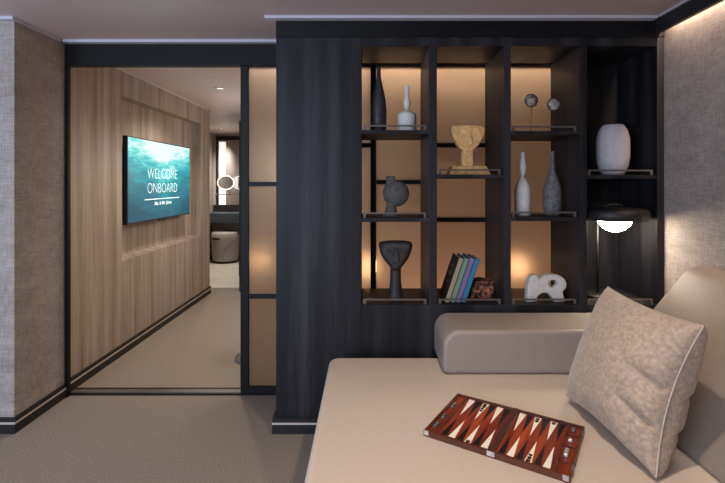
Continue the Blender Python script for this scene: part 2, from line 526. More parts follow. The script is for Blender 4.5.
# pale ceiling trims
tr = 0.016
struct('trim_1', MB().box(-0.53, 1.50, FY - 0.045, FY - 0.0005, CEIL - tr, CEIL), 'ceiling_trim', bevel=0.003)
struct('trim_2', MB().box(-3.2, -1.835, FY - 0.030, FY - 0.0005, CEIL - tr, CEIL).box(-1.849, -1.835, FY - 0.0005, 2.70, CEIL - tr, CEIL), 'ceiling_trim')
struct('trim_3', MB().box(-1.834, -0.53, 2.71, 2.7495, CEIL - tr, CEIL), 'ceiling_trim')
struct('trim_4', MB().box(WX + .0005, WX + 0.012, 2.80, 5.35, CEIL - 0.012, CEIL), 'ceiling_trim')
struct('trim_cove', MB().box(1.512, 1.532, -1.2, FY - 0.0005, 2.092, CEIL), 'base_black')
struct('trim_5', MB().box(1.500, 1.512, -1.2, FY - 0.0455, CEIL - 0.010, CEIL), 'ceiling_trim')
# shallow seams between the ceiling panels
for i, y in enumerate((1.9, 3.7, 5.0)):
    struct('trim_seam', MB().box(-1.8, 1.5, y, y + 0.004, CEIL - 0.0012, CEIL + 0.001), 'ceiling_trim')

# ------------------------------------------------------------------ sliding door and glazed partition
hd = struct('door_header', MB().box(-1.849, 1.559, 2.75, 2.81, 2.030, CEIL - 0.0005), 'black_metal', bevel=0.002)
struct('door_jamb', MB().box(-1.849, -1.826, 2.7505, 2.775, 0, 2.0295), 'black_metal', bevel=0.002)
tk = struct('door_track', MB().box(-1.849, -0.478, 2.7755, 2.86, 0, 0.010), 'black_metal')
struct('track_inlay', MB().box(-1.84, -0.478, 2.79, 2.835, 0.010, 0.0112), 'rail', tk)


def glazed(name, x0, x1, bars, st0=0.0, st1=0.0, label=None, z0=0.014, z1=2.0295, bot=0.075):
    """a framed frosted pane: stiles, rails, glazing bars, glass"""
    y0, y1 = 2.765, 2.800
    root = bpy.data.objects.new(name, None); C.objects.link(root); root.location = (x0, y0, 0)
    root['kind'] = 'structure'
    if label: root['label'] = label
    W = x1 - x0; D = y1 - y0
    f = MB()
    if st0: f.box(0, st0, 0, D, z0, z1)
    if st1: f.box(W - st1, W, 0, D, z0, z1)
    if f.bm.verts[:]: f.build('stile', 'black_metal', root, 0.0015)
    else: f.bm.free()
    MB().box(st0, W - st1, 0, D, z0, bot).build('bottom_rail', 'black_metal', root, 0.0015)
    MB().box(st0, W - st1, 0, D, z1 - 0.004, z1).build('top_rail', 'black_metal', root)
    for h in bars:
        MB().box(st0, W - st1, 0.004, D - 0.004, h - 0.013, h + 0.013).build('glazing_bar', 'black_metal', root, 0.0015)
    MB().box(st0, W - st1, D / 2 - 0.004, D / 2 + 0.004, bot, z1 - 0.004).build('frosted_pane', 'frost', root)
    return root


glazed('door_1', -0.778, -0.30, (1.304, 0.612), 0.048, 0.048, 'black-framed sliding door with frosted glass', bot=0.058)
glazed('window_2', -0.299, 0.056, (1.543,), 0.04, 0.034, bot=0.4)
glazed('window_3', 0.057, 0.40, (1.316,), 0.0, 0.03, bot=0.4)
glazed('window_4', 0.401, 0.80, (1.543, 1.083), 0.0, 0.03, bot=0.4)
glazed('window_5', 0.801, 1.55, (), 0.0, 0.03, bot=0.4)

# ------------------------------------------------------------------ cabinet wall
CX0, CX1 = -0.477, 1.559
cab = thing('shelving_unit', 'dark oak open shelving unit backed by frosted glass, standing behind the sofa', 'shelving unit', (CX0, FY, 0))
W_ = CX1 - CX0


def cb(name, x0, x1, y0, y1, z0, z1, mat='dark_oak', bevel=0.0015):
    return MB().box(x0 - CX0, x1 - CX0, y0 - FY, y1 - FY, z0, z1).build(name, mat, cab, bevel)


BK = 2.738
TOPH, BOTH = 2.028, 0.670
cb('side_panel', CX0, -0.031, FY, BK, 0.083, 2.075)
cb('header', CX0, CX1, FY - 0.004, 2.69, 2.0755, CEIL - 0.001, 'dark_oak_flat')
cb('top_panel', -0.0305, 1.521, FY, 2.699, TOPH, 2.075)
cb('base_panel', -0.0305, CX1, FY, BK, 0.083, BOTH)
cb('end_panel', 1.5215, CX1, FY, BK, BOTH + .0005, 2.075)
COLS = [(-0.031, 0.325), (0.367, 0.718), (0.755, 1.117), (1.154, 1.521)]
for a, b in ((0.325, 0.367), (0.718, 0.755), (1.117, 1.154)):
    cb('divider', a, b, FY, BK, BOTH + .0005, TOPH - .0005)
cb('back_panel', 1.1545, 1.5205, 2.724, BK, BOTH + .0005, TOPH - .0005, 'dark_oak', 0)
SH = [(1.588, 1.126), (1.355,), (1.583, 1.130), (1.352,)]
for (a, b), hs in zip(COLS, SH):
    for h in hs + (BOTH,):
        if h != BOTH:
            cb('shelf', a + .0005, b - .0005, FY + 0.002, 2.72, h - 0.020, h)
        x0, x1 = a + 0.012 - CX0, b - 0.012 - CX0
        y = 0.018; t = 0.0032
        m = MB().box(x0, x1, y - t, y + t, h + 0.020, h + 0.0285)
        m.box(x0, x0 + 0.013, y - t, y + t, h + .0003, h + 0.020).box(x1 - 0.013, x1, y - t, y + t, h + .0003, h + 0.020)
        m.build('gallery_rail', 'rail', cab)
# skirting of the cabinet
pl = cb('plinth', CX0 - 0.018, CX1, FY - 0.014, BK, 0.0, 0.0825, 'base_black', 0)
MB().box(-0.019, W_, -0.0155, 0.02, 0.050, 0.060).build('inlay_strip', 'strip', pl)['label'] = 'pale metal inlay strip'


# ------------------------------------------------------------------ shelf objects
def sx(px, y): return (px - 367) * y / 450          # world X of a picture column at depth y
def sz(py, y): return EYE - (py - 183) * y / 450


# black bottle
y = 2.50
t = thing('bottle', 'tall black bottle with a long thin neck on the top left shelf', 'bottle', (sx(378.8, y), y, 1.5882))
MB().lathe([(0.034, 0), (0.041, .006), (0.043, 0.09), (0.043, 0.13), (0.038, 0.18), (0.028, 0.235), (0.016, 0.285), (0.0115, 0.31), (0.0105, 0.352)], 40).build('body', 'black_bottle', t, smooth=True)
MB().lathe([(0.0105, 0.352), (0.0135, 0.354), (0.0135, 0.366), (0.010, 0.367), (0.008, 0.36)], 30).build('lip', 'black_bottle', t, smooth=True)
# white bottle
y = 2.50
t = thing('bottle', 'squat matte white bottle with a bulbed neck beside the black bottle', 'bottle', (sx(407, y), y, 1.5882))
MB().lathe([(0.048, 0), (0.051, .005), (0.051, 0.097), (0.047, 0.108), (0.034, 0.114), (0.018, 0.122), (0.010, 0.132)], 40).build('body', 'white_ceramic', t, smooth=True)
MB().lathe([(0.010, 0.132), (0.017, 0.148), (0.021, 0.165), (0.018, 0.182), (0.012, 0.197), (0.012, 0.205), (0.0125, 0.25), (0.0145, 0.256), (0.0145, 0.262)], 40).build('neck', 'white_ceramic', t, smooth=True)

# round charcoal vessel (disc on a stem)
y = 2.47; q = y / 450
t = thing('sculpture', 'charcoal clay sculpture of a round disc with a short spout, on a stem', 'sculpture', (sx(391, y), y, 1.1262))
X = lambda px: (px - 391) * q
Z = lambda py: sz(py, y) - 1.1262
MB().sphere((X(396), 0, Z(193.5)), 13.1 * q, 40, (1, 0.6, 1)).build('disc_body', 'charcoal', t, smooth=True)
MB().box(X(386.3), X(395), -0.018, 0.018, Z(186), Z(176)).build('spout', 'charcoal', t, 0.006, 3)
MB().lathe([(7.9 * q, 0), (7.9 * q, 0.010), (6.6 * q, 0.018), (5.0 * q, 0.055), (4.6 * q, 0.075)], 36).build('stem', 'charcoal', t, smooth=True)

# black mask bust
y = 2.50; q = y / 450
t = thing('bust', 'black carved mask-shaped bust on a tall column, bottom left shelf', 'sculpture', (sx(395.6, y), y, BOTH + .0003))
X = lambda px: (px - 395.6) * q
Z = lambda py: sz(py, y) - BOTH
hd_ = [(X(379.5), Z(243)), (X(384), Z(241.3)), (X(395.6), Z(240.6)), (X(407), Z(241.3)), (X(411.8), Z(243)), (X(411.5), Z(249)), (X(408), Z(258)), (X(401.6), Z(267)), (X(399), Z(270)), (X(392), Z(270)), (X(389.4), Z(266)), (X(383), Z(258)), (X(379.6), Z(249))]
o = link('head', curve_mesh('head', [hd_], 0.085, 0.03), 'black_clay', t, smooth=True)
MB().prism([(X(394), Z(247)), (X(397), Z(247)), (X(399), Z(261)), (X(392.3), Z(261))], -0.054, -0.035).build('nose', 'black_clay', t, 0.004, 3)
for s_ in (-1, 1):
    MB().sphere((X(395.6 + s_ * 6.5), -0.042, Z(250.5)), 0.016, 16, (1.3, 0.35, 0.4)).build('eye', 'black_clay', t, smooth=True)
b_ = Z(268)
MB().lathe([(0.046, 0), (0.043, 0.01), (0.036, 0.05), (0.031, 0.09), (0.029, b_ - 0.01), (0.030, b_ + 0.01)], 36).build('column', 'black_clay', t, smooth=True)

# yellow stone mask
y = 2.50; q = y / 450
t = thing('stone_mask', 'yellow stone mask head on a square-cut plinth, second column of shelves', 'sculpture', (sx(467, y), y, 1.3552))
X = lambda px: (px - 467) * q
Z = lambda py: sz(py, y) - 1.3552
hd_ = [(X(451), Z(127.2)), (X(459), Z(125.4)), (X(468), Z(124.8)), (X(478), Z(125.8)), (X(483.6), Z(128)), (X(484.2), Z(133)), (X(480.5), Z(141.5)), (X(473.6), Z(149.5)), (X(467.5), Z(153)), (X(460.5), Z(149.5)), (X(453.6), Z(140)), (X(450.4), Z(132))]
link('head', curve_mesh('head', [hd_], 0.06, 0.012), 'stone', t, smooth=True)
MB().prism([(X(467.2), Z(134)), (X(469), Z(134)), (X(471.5), Z(145)), (X(466.5), Z(145.5))], -0.040, -0.028).build('nose', 'stone', t, 0.003, 2)
MB().box(X(461.3), X(472.3), -0.022, 0.022, 0.046, Z(151)).build('neck', 'stone', t, 0.004, 3)
MB().prism([(X(447.4), 0), (X(489), 0), (X(484.5), 0.047), (X(451.5), 0.047)], -0.045, 0.045).build('plinth', 'stone', t, 0.003, 2)

# two pebble flowers on wires
for px, py, lab in ((531.3, 100.5, 'mottled round pebble on a bent wire stem, seen against the lit glass'),
                    (553.5, 104.5, 'mottled round pebble on a wire stem, seen against the dark divider')):
    y = 2.48 if px < 540 else 2.44
    h = sz(py, y) - 1.5832; r = 6.7 * y / 450
    t = thing('pebble_sculpture', lab, 'sculpture', (sx(px, y), y, 1.5832), group=None)
    MB().sphere((0, -0.004, h), r * 0.86, 28, (1, 0.55, 1)).build('pebble', 'pebble', t, smooth=True)
    MB().tube([(r * .93 * math.cos(a), 0, h + r * .93 * math.sin(a)) for a in [2 * math.pi * i / 32 for i in range(32)]], 0.0035, 8, True).build('rim', 'pebble_rim', t, smooth=True)
    MB().tube([(0.001, 0, h - r * .95), (0.003, 0, h * 0.62), (-0.003, 0, h * 0.4), (-0.003, 0, h * 0.2), (-0.002, 0, 0.003)], 0.0016, 6).build('stem', 'pebble_rim', t, smooth=True)
    MB().lathe([(0.018, 0), (0.018, 0.004)], 24).build('base', 'pebble_rim', t)

# white bottle with hourglass neck
y = 2.50; q = y / 450
t = thing('bottle', 'slim white bottle with an hourglass neck beside the grey bottle', 'bottle', (sx(522.6, y), y, 1.1302))
H = lambda py: sz(py, y) - 1.1302
MB().lathe([(7.2 * q, 0), (7.7 * q, .004), (7.9 * q, H(190)), (7.3 * q, H(186)), (4.6 * q, H(181)), (2.1 * q, H(177.6)), (1.9 * q, H(176.5))], 40).build('body', 'white_ceramic', t, smooth=True)
MB().lathe([(1.9 * q, H(176.5)), (3.2 * q, H(172)), (3.9 * q, H(168)), (3.3 * q, H(163)), (2.4 * q, H(159)), (2.2 * q, H(155)), (2.6 * q, H(152.4))], 40).build('neck', 'white_ceramic', t, smooth=True)
# grey bottle
t = thing('bottle', 'stone-grey bottle with a straight narrow neck beside the slim white bottle', 'bottle', (sx(552.3, y), y, 1.1302))
MB().lathe([(6.6 * q, 0), (7.6 * q, .005), (8.6 * q, H(207)), (9.0 * q, H(198)), (8.2 * q, H(188)), (5.4 * q, H(178)), (3.2 * q, H(171.5)), (2.3 * q, H(167)), (2.1 * q, H(160)), (2.3 * q, H(152))], 40).build('body', 'grey_bottle', t, smooth=True)
MB().lathe([(2.35 * q, H(153)), (2.6 * q, H(152.6)), (2.6 * q, H(151.6)), (1.8 * q, H(151.5))], 30).build('lip', 'grey_bottle', t, smooth=True)

# white looping sculpture
y = 2.44; q = y / 450
t = thing('sculpture', 'white clay sculpture of two arches with a round hole', 'sculpture', (sx(545, y), y, BOTH + .0003))
PX = lambda zx: (505 + zx / 4.394 - 545) * q
PZ = lambda zy: sz(260 + zy / 4.394, y) - BOTH + 0.004
out = [(90, 196, 'v'), (92, 140), (98, 95), (112, 70), (135, 68), (150, 84), (163, 72), (200, 64), (240, 72), (261, 95), (262, 120), (248, 140), (252, 160), (256, 200, 'v'), (212, 196, 'v'), (203, 172), (188, 152), (165, 145), (142, 155), (134, 175), (134, 196, 'v')]
hole = [(205 + 19 * math.cos(a), 105 + 16 * math.sin(a)) for a in [2 * math.pi * i / 10 for i in range(10)]]
me = curve_mesh('loop_body', [[(PX(p[0]), max(PZ(p[1]), 0.0),) + tuple(p[2:]) for p in out], [(PX(a), PZ(b)) for a, b in hole]], 0.05, 0.008)
zmin = min(v.co.z for v in me.vertices)
for v in me.vertices: v.co.z -= zmin
o = link('arch_body', me, 'white_clay', t, smooth=True)

# pale ribbed vase
y = 2.50; q = y / 450
H = lambda py: sz(py, y) - 1.3522
t = thing('vase', 'large pale vase with rounded shoulders on the rightmost shelf', 'vase', (sx(612.8, y), y, 1.3522))
mb = MB(); prof = [(9 * q, 0), (10.5 * q, 0.012), (13.6 * q, H(167)), (15.0 * q, H(158)), (15.2 * q, H(148)), (15.0 * q, H(139)), (13.2 * q, H(131.5)), (10.2 * q, H(126.2)), (9.0 * q, H(125)), (8.2 * q, H(125.4)), (8.0 * q, H(130))]
n = 72; rings = []
for r, z in prof:
    rings.append([mb.bm.verts.new(((r * (1 + (0.007 if i % 4 == 0 else 0))) * math.cos(2 * math.pi * i / n), (r * (1 + (0.007 if i % 4 == 0 else 0))) * math.sin(2 * math.pi * i / n), z)) for i in range(n)])
for a, b in zip(rings, rings[1:]):
    for i in range(n): mb.bm.faces.new((a[i], a[(i + 1) % n], b[(i + 1) % n], b[i]))
mb.bm.faces.new(list(reversed(rings[0])))
mb.build('body', 'pale_vase', t, smooth=True)

# table lamp with a wide dark shade
LX, LY = 1.331, 2.42
t = thing('table_lamp', 'black table lamp with a wide disc shade and glowing globe, inside the shelving', 'lamp', (LX, LY, BOTH + .0003))
Z = lambda h: h - BOTH
MB().lathe([(0.075, 0), (0.078, 0.006), (0.075, 0.016), (0.012, 0.020)], 40, (-0.03, 0.12)).build('base', 'bronze_lamp', t, smooth=True)
MB().tube([(-0.03, 0.12, 0.018), (-0.03, 0.12, Z(1.12))], 0.006, 12).build('stem', 'bronze_lamp', t, smooth=True)
MB().lathe([(0.0, Z(1.135)), (0.092, Z(1.135)), (0.094, Z(1.113)), (0.154, Z(1.112)), (0.164, Z(1.120)), (0.167, Z(1.140)), (0.164, Z(1.160)), (0.150, Z(1.172)), (0.06, Z(1.178)), (0.0, Z(1.179))], 64, caps=False).build('lamp_shade', 'bronze_lamp', t, smooth=True)
MB().lathe([(0.0, Z(1.047))] + [(0.091 * math.sin(R(a)), Z(1.138) - 0.091 * math.cos(R(a))) for a in range(6, 85, 6)], 48).build('globe', 'globe', t, smooth=True)['label'] = 'glowing white glass globe'
mb = MB().tube([(-0.062, -0.03, Z(1.174)), (-0.058, -0.03, Z(1.190)), (-0.045, -0.03, Z(1.195)), (0.015, -0.03, Z(1.195)), (0.022, -0.03, Z(1.190)), (0.022, -0.03, Z(1.174))], 0.006, 10)
mb.build('shade_handle', 'bronze_lamp', t, smooth=True)

# books
def book(xr, h, th, dep, cmat, spine, lab):
    cx = xr
    b = thing('book', lab, 'book', (cx, FY + 0.035, BOTH + .0008), group='books leaning in the second column')
    b.rotation_euler = (0, R(18.5), 0)
    m = MB().box(-th, -th + 0.0025, 0, dep, 0, h)
    m.build('front_cover', cmat, b, 0.0005, 1)
    MB().box(-0.0025, 0, 0, dep, 0, h).build('back_cover', cmat, b, 0.0005, 1)
    MB().box(-th + .0026, -.0026, 0, 0.0025, 0, h).build('spine', spine, b)
    MB().box(-th + 0.0027, -0.0027, 0.0027, dep - 0.004, 0.003, h - 0.004).build('pages', 'page', b)
    return b


cols = [('dark_cover', (36, 30, 26), (146, 132, 112), 'book with a dark cover and cream spine, first of the leaning row'),
        ('green_cover', (44, 58, 50), (104, 132, 112), 'book with a sage green spine in the leaning row'),
        ('lilac_cover', (70, 62, 92), (116, 98, 136), 'book with a lavender spine in the leaning row'),
        ('teal_cover', (18, 60, 96), (36, 108, 146), 'book with a teal blue spine, resting against the copper twig cube')]
for i, (nm, c1, c2, lab) in enumerate(cols):
    M[nm] = mat_noise(nm, rgb(*c1), rgb(*[min(255, int(v * 1.25)) for v in c1]), 40, rough=0.6)
    M[nm + '_spine'] = mat_noise(nm + '_spine', rgb(*c2), rgb(*[min(255, int(v * 1.06)) for v in c2]), 60, rough=0.7)
    b = book(0.437 + i * 0.0290, (0.247, 0.245, 0.247, 0.243)[i], 0.0268, 0.17, nm, nm + '_spine', lab)
    if i == 0:
        for k in range(3):
            MB().box(-0.0272, -0.0266, 0.05, 0.12, 0.09 + k * 0.045, 0.105 + k * 0.045 + 0.012 * (k == 1)).build('cover_print', 'rail', b)

# copper twig cube
t = thing('twig_cube', 'cube of tangled copper-coloured twigs beside the leaning books', 'sculpture', (0.565, 2.44, BOTH + .0003))
mb = MB(); SZ = 0.125; SHh = 0.108
for k in range(170):
    face = random.choice('xyzfff')
    p = Vector((random.uniform(.006, SZ - .006), random.uniform(.006, SZ - .006), random.uniform(.006, SHh - .006)))
    if face == 'f': p.y = random.uniform(0.005, 0.012)
    if face == 'x': p.x = random.choice((0.006, SZ - .006))
    if face == 'z': p.z = SHh - 0.006
    if face == 'y': p.y = random.choice((0.006, SZ - .006))
    a = random.uniform(0, math.pi); d = Vector((math.cos(a), random.uniform(-.3, .3), math.sin(a))) * random.uniform(0.015, 0.04)
    if face == 'x': d = Vector((d.y * .3, d.x, d.z))
    if face == 'z': d = Vector((d.x, d.z, 0))
    e0, e1 = p - d, p + d
    for e in (e0, e1):
        e.x = min(max(e.x, .004), SZ - .004); e.y = min(max(e.y, .004), SZ - .004); e.z = min(max(e.z, .004), SHh - .004)
    mid = (e0 + e1) / 2 + Vector((random.uniform(-.004, .004), 0, random.uniform(-.004, .004)))
    mb.tube([e0, mid, e1], random.uniform(0.0018, 0.0034), 5)
o = mb.build('twigs', 'copper', t)
o['kind'] = 'stuff'
MB().box(.01, SZ - .01, .01, SZ - .01, .0, SHh - .01).build('core', 'sofa_base', t)

# ------------------------------------------------------------------ television
TY0, TY1, TZ0, TZ1 = 3.50, 4.73, 0.983, 1.68
tv = thing('television', 'wall-mounted television showing a teal sea and a welcome message, in the timber recess', 'television', (RX, (TY0 + TY1) / 2, TZ0))
hw = (TY1 - TY0) / 2; hh = TZ1 - TZ0
MB().box(0.069, 0.106, -hw, hw, 0, hh).build('housing', 'bronze_lamp', tv, 0.003)
MB().box(0.1062, 0.108, -hw + 0.009, hw - 0.009, 0.013, hh - 0.009).build('screen', 'screen', tv)
MB().box(0.0005, 0.069, -0.2, 0.2, 0.15, 0.5).build('wall_bracket', 'black_metal', tv)
MB().box(0.085, 0.104, -0.06, 0.06, -0.012, 0).build('sensor', 'bronze_lamp', tv, 0.003)


def text(body, name, width, z0, h, yc, parent, off=0.0):
    cu = bpy.data.curves.new(name, 'FONT'); cu.body = body; cu.align_x = 'CENTER'; cu.size = 1; cu.offset = off
    t_ = bpy.data.objects.new('tmp', cu); C.objects.link(t_)
    dg = bpy.context.evaluated_depsgraph_get()
    me = bpy.data.meshes.new_from_object(t_.evaluated_get(dg))
    bpy.data.objects.remove(t_)
    xs = [v.co.x for v in me.vertices]; ys = [v.co.y for v in me.vertices]
    x0, x1, y0, y1 = min(xs), max(xs), min(ys), max(ys)
    for v in me.vertices:
        v.co = Vector((0.1086, yc + ((v.co.x - x0) / (x1 - x0) - 0.5) * width, z0 + (v.co.y - y0) / (y1 - y0) * h))
    return link(name, me, 'letters', parent)


text('WELCOME', 'lettering', 0.59, 1.350 - TZ0, 0.086, 0.0, tv, -0.028)
text('ONBOARD', 'lettering', 0.59, 1.222 - TZ0, 0.086, 0.0, tv, -0.028)
text('Ms. & Mr. Jones', 'lettering', 0.335, 1.106 - TZ0, 0.040, 0.005, tv, 0.004)
MB().box(0.1081, 0.1088, -0.345, 0.345, 1.166 - TZ0, 1.172 - TZ0).build('underline', 'letters', tv)

# ------------------------------------------------------------------ ceiling downlights
for x, yy, lab in ((-1.34, 4.1, 'small round ceiling downlight over the carpeted rear room'),
                   (-2.3, 7.1, 'small round ceiling downlight in the bathroom'),
                   (-0.36, 3.45, 'small round ceiling downlight behind the frosted door'),
                   ):
    t = thing('ceiling_downlight', lab, 'ceiling light', (x, yy, CEIL))
    MB().lathe([(0.030, -0.0005), (0.045, -0.0005), (0.046, -0.005), (0.031, -0.007)], 32, caps=False).build('bezel', 'ceiling_trim', t, smooth=True)
    MB().lathe([(0.030, -0.001), (0.030, -0.003)], 32).build('lens', 'downlight', t)

# ------------------------------------------------------------------ sofa
SEAT = 0.445
sofa = thing('sofa', 'taupe leather corner sofa with a wide seat and low armrest, before the shelving', 'sofa', (0.6, 1.3, 0))


def so(x, y): return x - 0.6, y - 1.3


def rounded_plan(x0, x1, y0, y1, r, n=8):
    pts = []
    for cx, cy, a0 in ((x1 - r, y1 - r, 0), (x0 + r, y1 - r, 90), (x0 + r, y0 + r, 180), (x1 - r, y0 + r, 270)):
        for i in range(n + 1):
            a = R(a0 + 90 * i / n); pts.append((cx + r * math.cos(a), cy + r * math.sin(a)))
    return pts


m = MB().poly([so(*p) for p in rounded_plan(-0.130, 1.545, 0.42, 2.20, 0.03)], 0.0, 0.15)
m.build('base', 'sofa_base', sofa)
m = MB().poly([so(*p) for p in rounded_plan(-0.186, 1.548, 0.35, 2.245, 0.05)], 0.15, SEAT)
m.build('seat_cushion', 'leather', sofa, 0.028, 5)
# piping around the seat top edge
pp = [so(*p) + (SEAT - 0.0265,) for p in rounded_plan(-0.2155, 1.549, 0.348, 2.336, 0.052)]
# armrest along the shelving
ax0, ax1, ay0, ay1, az1 = 0.345, 1.548, 2.025, 2.325, 0.645
def rp(x0, x1, z0, z1, r, n=8):
    pts = [(x0, z0), (x0, z1 - r)]
    pts += [(x0 + r - r * math.cos(R(90 * i / n)), z1 - r + r * math.sin(R(90 * i / n))) for i in range(1, n + 1)]
    pts += [(x1, z1), (x1, z0)]
    return pts
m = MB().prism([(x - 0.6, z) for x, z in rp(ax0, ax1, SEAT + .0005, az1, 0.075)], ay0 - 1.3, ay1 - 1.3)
arm = m.build('armrest', 'leather_arm_shaded', sofa, 0.022, 5)
e = 0.016
pl_ = [(ax0 + e, SEAT + 0.01), (ax0 + e, az1 - 0.075)] + [(ax0 + 0.075 - (0.075 - e) * math.cos(R(90 * i / 8)), az1 - 0.075 + (0.075 - e) * math.sin(R(90 * i / 8))) for i in range(1, 9)] + [(1.25, az1 - e)]
MB().tube([(x - 0.6, ay0 + 0.0035 - 1.3, z) for x, z in pl_], 0.0028, 8).build('piping', 'leather_arm_shaded', arm, smooth=True)
# backrest, leaning against the right wall
prof = [(1.005, SEAT + .001), (1.27, 0.745), (1.405, 0.905), (1.428, 0.925), (1.455, 0.938), (1.50, 0.94), (1.548, 0.935), (1.548, SEAT + .001)]
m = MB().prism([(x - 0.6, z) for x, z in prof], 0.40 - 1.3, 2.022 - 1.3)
m.build('backrest', 'leather_shaded', sofa, 0.030, 5)


# ------------------------------------------------------------------ cushion
def pillow():
    base = Vector((0.815, 1.555, SEAT))
    BL, BN = Vector((0.800, 1.80, 0.460)), Vector((0.836, 1.30, 0.458))
    TL, TN = Vector((0.985, 1.84, 0.885)), Vector((1.000, 1.335, 0.885))
    t_ = thing('throw_pillow', 'grey-beige textured throw pillow leaning on the sofa backrest', 'pillow', base)
    N = 110
    nrm = ((BN - BL).cross(TL - BL)).normalized()
    if nrm.x > 0: nrm = -nrm      # front faces the seat (-X)
    bm = bmesh.new(); grid = {}
    for side in (1, -1):
        for i in range(N + 1):
            for j in range(N + 1):
                u, v = -1 + 2 * i / N, -1 + 2 * j / N
                edge = i in (0, N) or j in (0, N)
                if side == -1 and edge:
                    grid[side, i, j] = grid[1, i, j]; continue
                # sides bow inward between the corners
                uu = u * (1 - (0.15 if u > 0 else 0.05) * (1 - v * v)); vv = v * (1 - 0.07 * (1 - u * u))
                a, b = (uu + 1) / 2, (vv + 1) / 2       # a: far->near, b: bottom->top
                p = BL * (1 - a) * (1 - b) + BN * a * (1 - b) + TL * (1 - a) * b + TN * a * b
                bow = 0
                th = (0.105 if side == 1 else 0.15) * (max((1 - u * u) * (1 - v * v), 0) ** (0.42 if side == 1 else 0.34))
                wr = 0
                if not edge:
                    e_ = max(abs(u), abs(v))
                    wr += 0.007 * noise.noise(Vector((u * 2.2, v * 2.2, side * 3.1)))
                    # creases running in from the near edge
                    for cv, am, wd, ln in ((0.02, 0.030, 0.05, 0.55), (-0.48, 0.034, 0.05, 0.6), (-0.30, -0.012, 0.10, 0.6), (0.22, -0.010, 0.12, 0.5)):
                        d = (v - cv - 0.14 * (1 - u)) / wd
                        wr -= am * math.exp(-d * d) * max(0, 1 - (1 - u) / ln) * (1 if side == 1 else .4)
                    wr += 0.006 * math.exp(-((v + 0.9) / .12) ** 2) * math.sin(u * 14)
                    wr *= min(1, (1 - e_) * 9 + 0.15)
                grid[side, i, j] = bm.verts.new(p + nrm * side * (th + wr) - base)
    for side in (1, -1):
        for i in range(N):
            for j in range(N):
                q_ = [grid[side, i, j], grid[side, i + 1, j], grid[side, i + 1, j + 1], grid[side, i, j + 1]]
                bm.faces.new(q_ if side == 1 else list(reversed(q_)))
    bmesh.ops.recalc_face_normals(bm, faces=bm.faces[:])
    loop = [grid[1, i, 0].co.copy() for i in range(N)] + [grid[1, N, j].co.copy() for j in range(N)] + \
           [grid[1, i, N].co.copy() for i in range(N, 0, -1)] + [grid[1, 0, j].co.copy() for j in range(N, 0, -1)]
    me = bpy.data.meshes.new('pillow_body'); bm.to_mesh(me); bm.free()
    body = link('cover', me, 'pillow', t_, smooth=True)
    MB().tube(loop, 0.0032, 6, True).build('piping', 'piping', t_, smooth=True)
    return t_


pillow()

# ------------------------------------------------------------------ backgammon set
bg = thing('backgammon_set', 'open reddish wooden backgammon set with black and white points, on the sofa seat', 'board game',
           (0.4745, 1.5515, SEAT + .0003), R(-32.4))
HU, HV, HT = 0.231, 0.160, 0.019
FT = 0.012     # field height
rim = 0.010
for s_, nm in ((-1, 'left'), (1, 'right')):
    u0, u1 = (-HU, -0.0008) if s_ < 0 else (0.0008, HU)
    tray = MB().box(u0, u1, -HV, -HV + rim, 0, HT).box(u0, u1, HV - rim, HV, 0, HT)
    tray.box(u0, u0 + rim, -HV + rim, HV - rim, 0, HT).box(u1 - rim, u1, -HV + rim, HV - rim, 0, HT)
    tray.box(u0 + rim, u1 - rim, -HV + rim, HV - rim, 0, FT - 0.002)
    tray.build('tray', 'case_rim', bg)
    MB().box(u0 + rim, u1 - rim, -HV + rim, HV - rim, FT - 0.0019, FT).build('playing_field', 'case_field', bg)
MB().box(-0.0095, 0.0095, -HV, HV, HT, HT + 0.0012).build('hinge_bar', 'case_bar', bg)
UA0, UA1, UB0, UB1 = -0.180, -0.014, 0.014, 0.176
VB = HV - rim - 0.002
for half, (a, b) in enumerate(((UA0, UA1), (UB0, UB1))):
    wd = (b - a) / 6
    for k in range(6):
        c = a + (k + .5) * wd
        for top in (1, -1):
            white = (k % 2 == 0) if top == 1 else (k % 2 == 1)
            v0 = top * VB; v1 = top * 0.012
            MB().poly([(c - wd * .43, v0), (c + wd * .43, v0), (c, v1)][::top], FT + .0001, FT + 0.0008).build('point', 'bone' if white else 'black_inlay', bg)
chk = [(0, 2, 1, 4), (0, 3, -1, 1), (1, 2, 1, 2), (1, 4, 1, 1), (1, 3, -1, 3)]
for half, k, top, n in chk:
    a, b = ((UA0, UA1), (UB0, UB1))[half]; wd = (b - a) / 6
    c = a + (k + .5) * wd
    for i in range(n):
        v = top * (VB - 0.014 - i * 0.0165)
        MB().lathe([(0.0068 - i * .0006, FT + .0009), (0.0072 - i * .0006, FT + 0.002), (0.0068 - i * .0006, FT + 0.0032)], 20, (c, v)).build('checker', 'checker', bg, smooth=True)
# dice wells at both ends, clips, clasps
for u in (-0.188, 0.184):
    MB().box(u - 0.003, u + 0.003, -HV + rim, HV - rim, FT, HT - 0.002).build('partition', 'case_rim', bg)
for v in (-0.10, -0.03, 0.06):
    MB().box(-0.2165, -0.206, v - 0.018, v + 0.018, FT, FT + 0.009).build('clip', 'pewter', bg, 0.002)
for v, l, mt in ((0.118, 0.010, 'pewter'), (0.045, 0.007, 'silver'), (-0.035, 0.020, 'silver')):
    MB().box(0.196, 0.209, v - l, v + l, FT, FT + 0.012).build('clip', mt, bg, 0.003)
for v in (0.085, -0.085, 0.01):
    MB().box(0.187, HU - rim, v - 0.002, v + 0.002, FT, HT - 0.003).build('partition', 'case_rim', bg)
for u in (-HU + 0.010, -0.0, HU - 0.012):
    l = 0.012 if abs(u) < 0.01 else 0.008
    MB().box(u - l, u + l, -HV - 0.0015, -HV + 0.003, 0.005, HT + 0.0008).build('clasp', 'silver', bg)
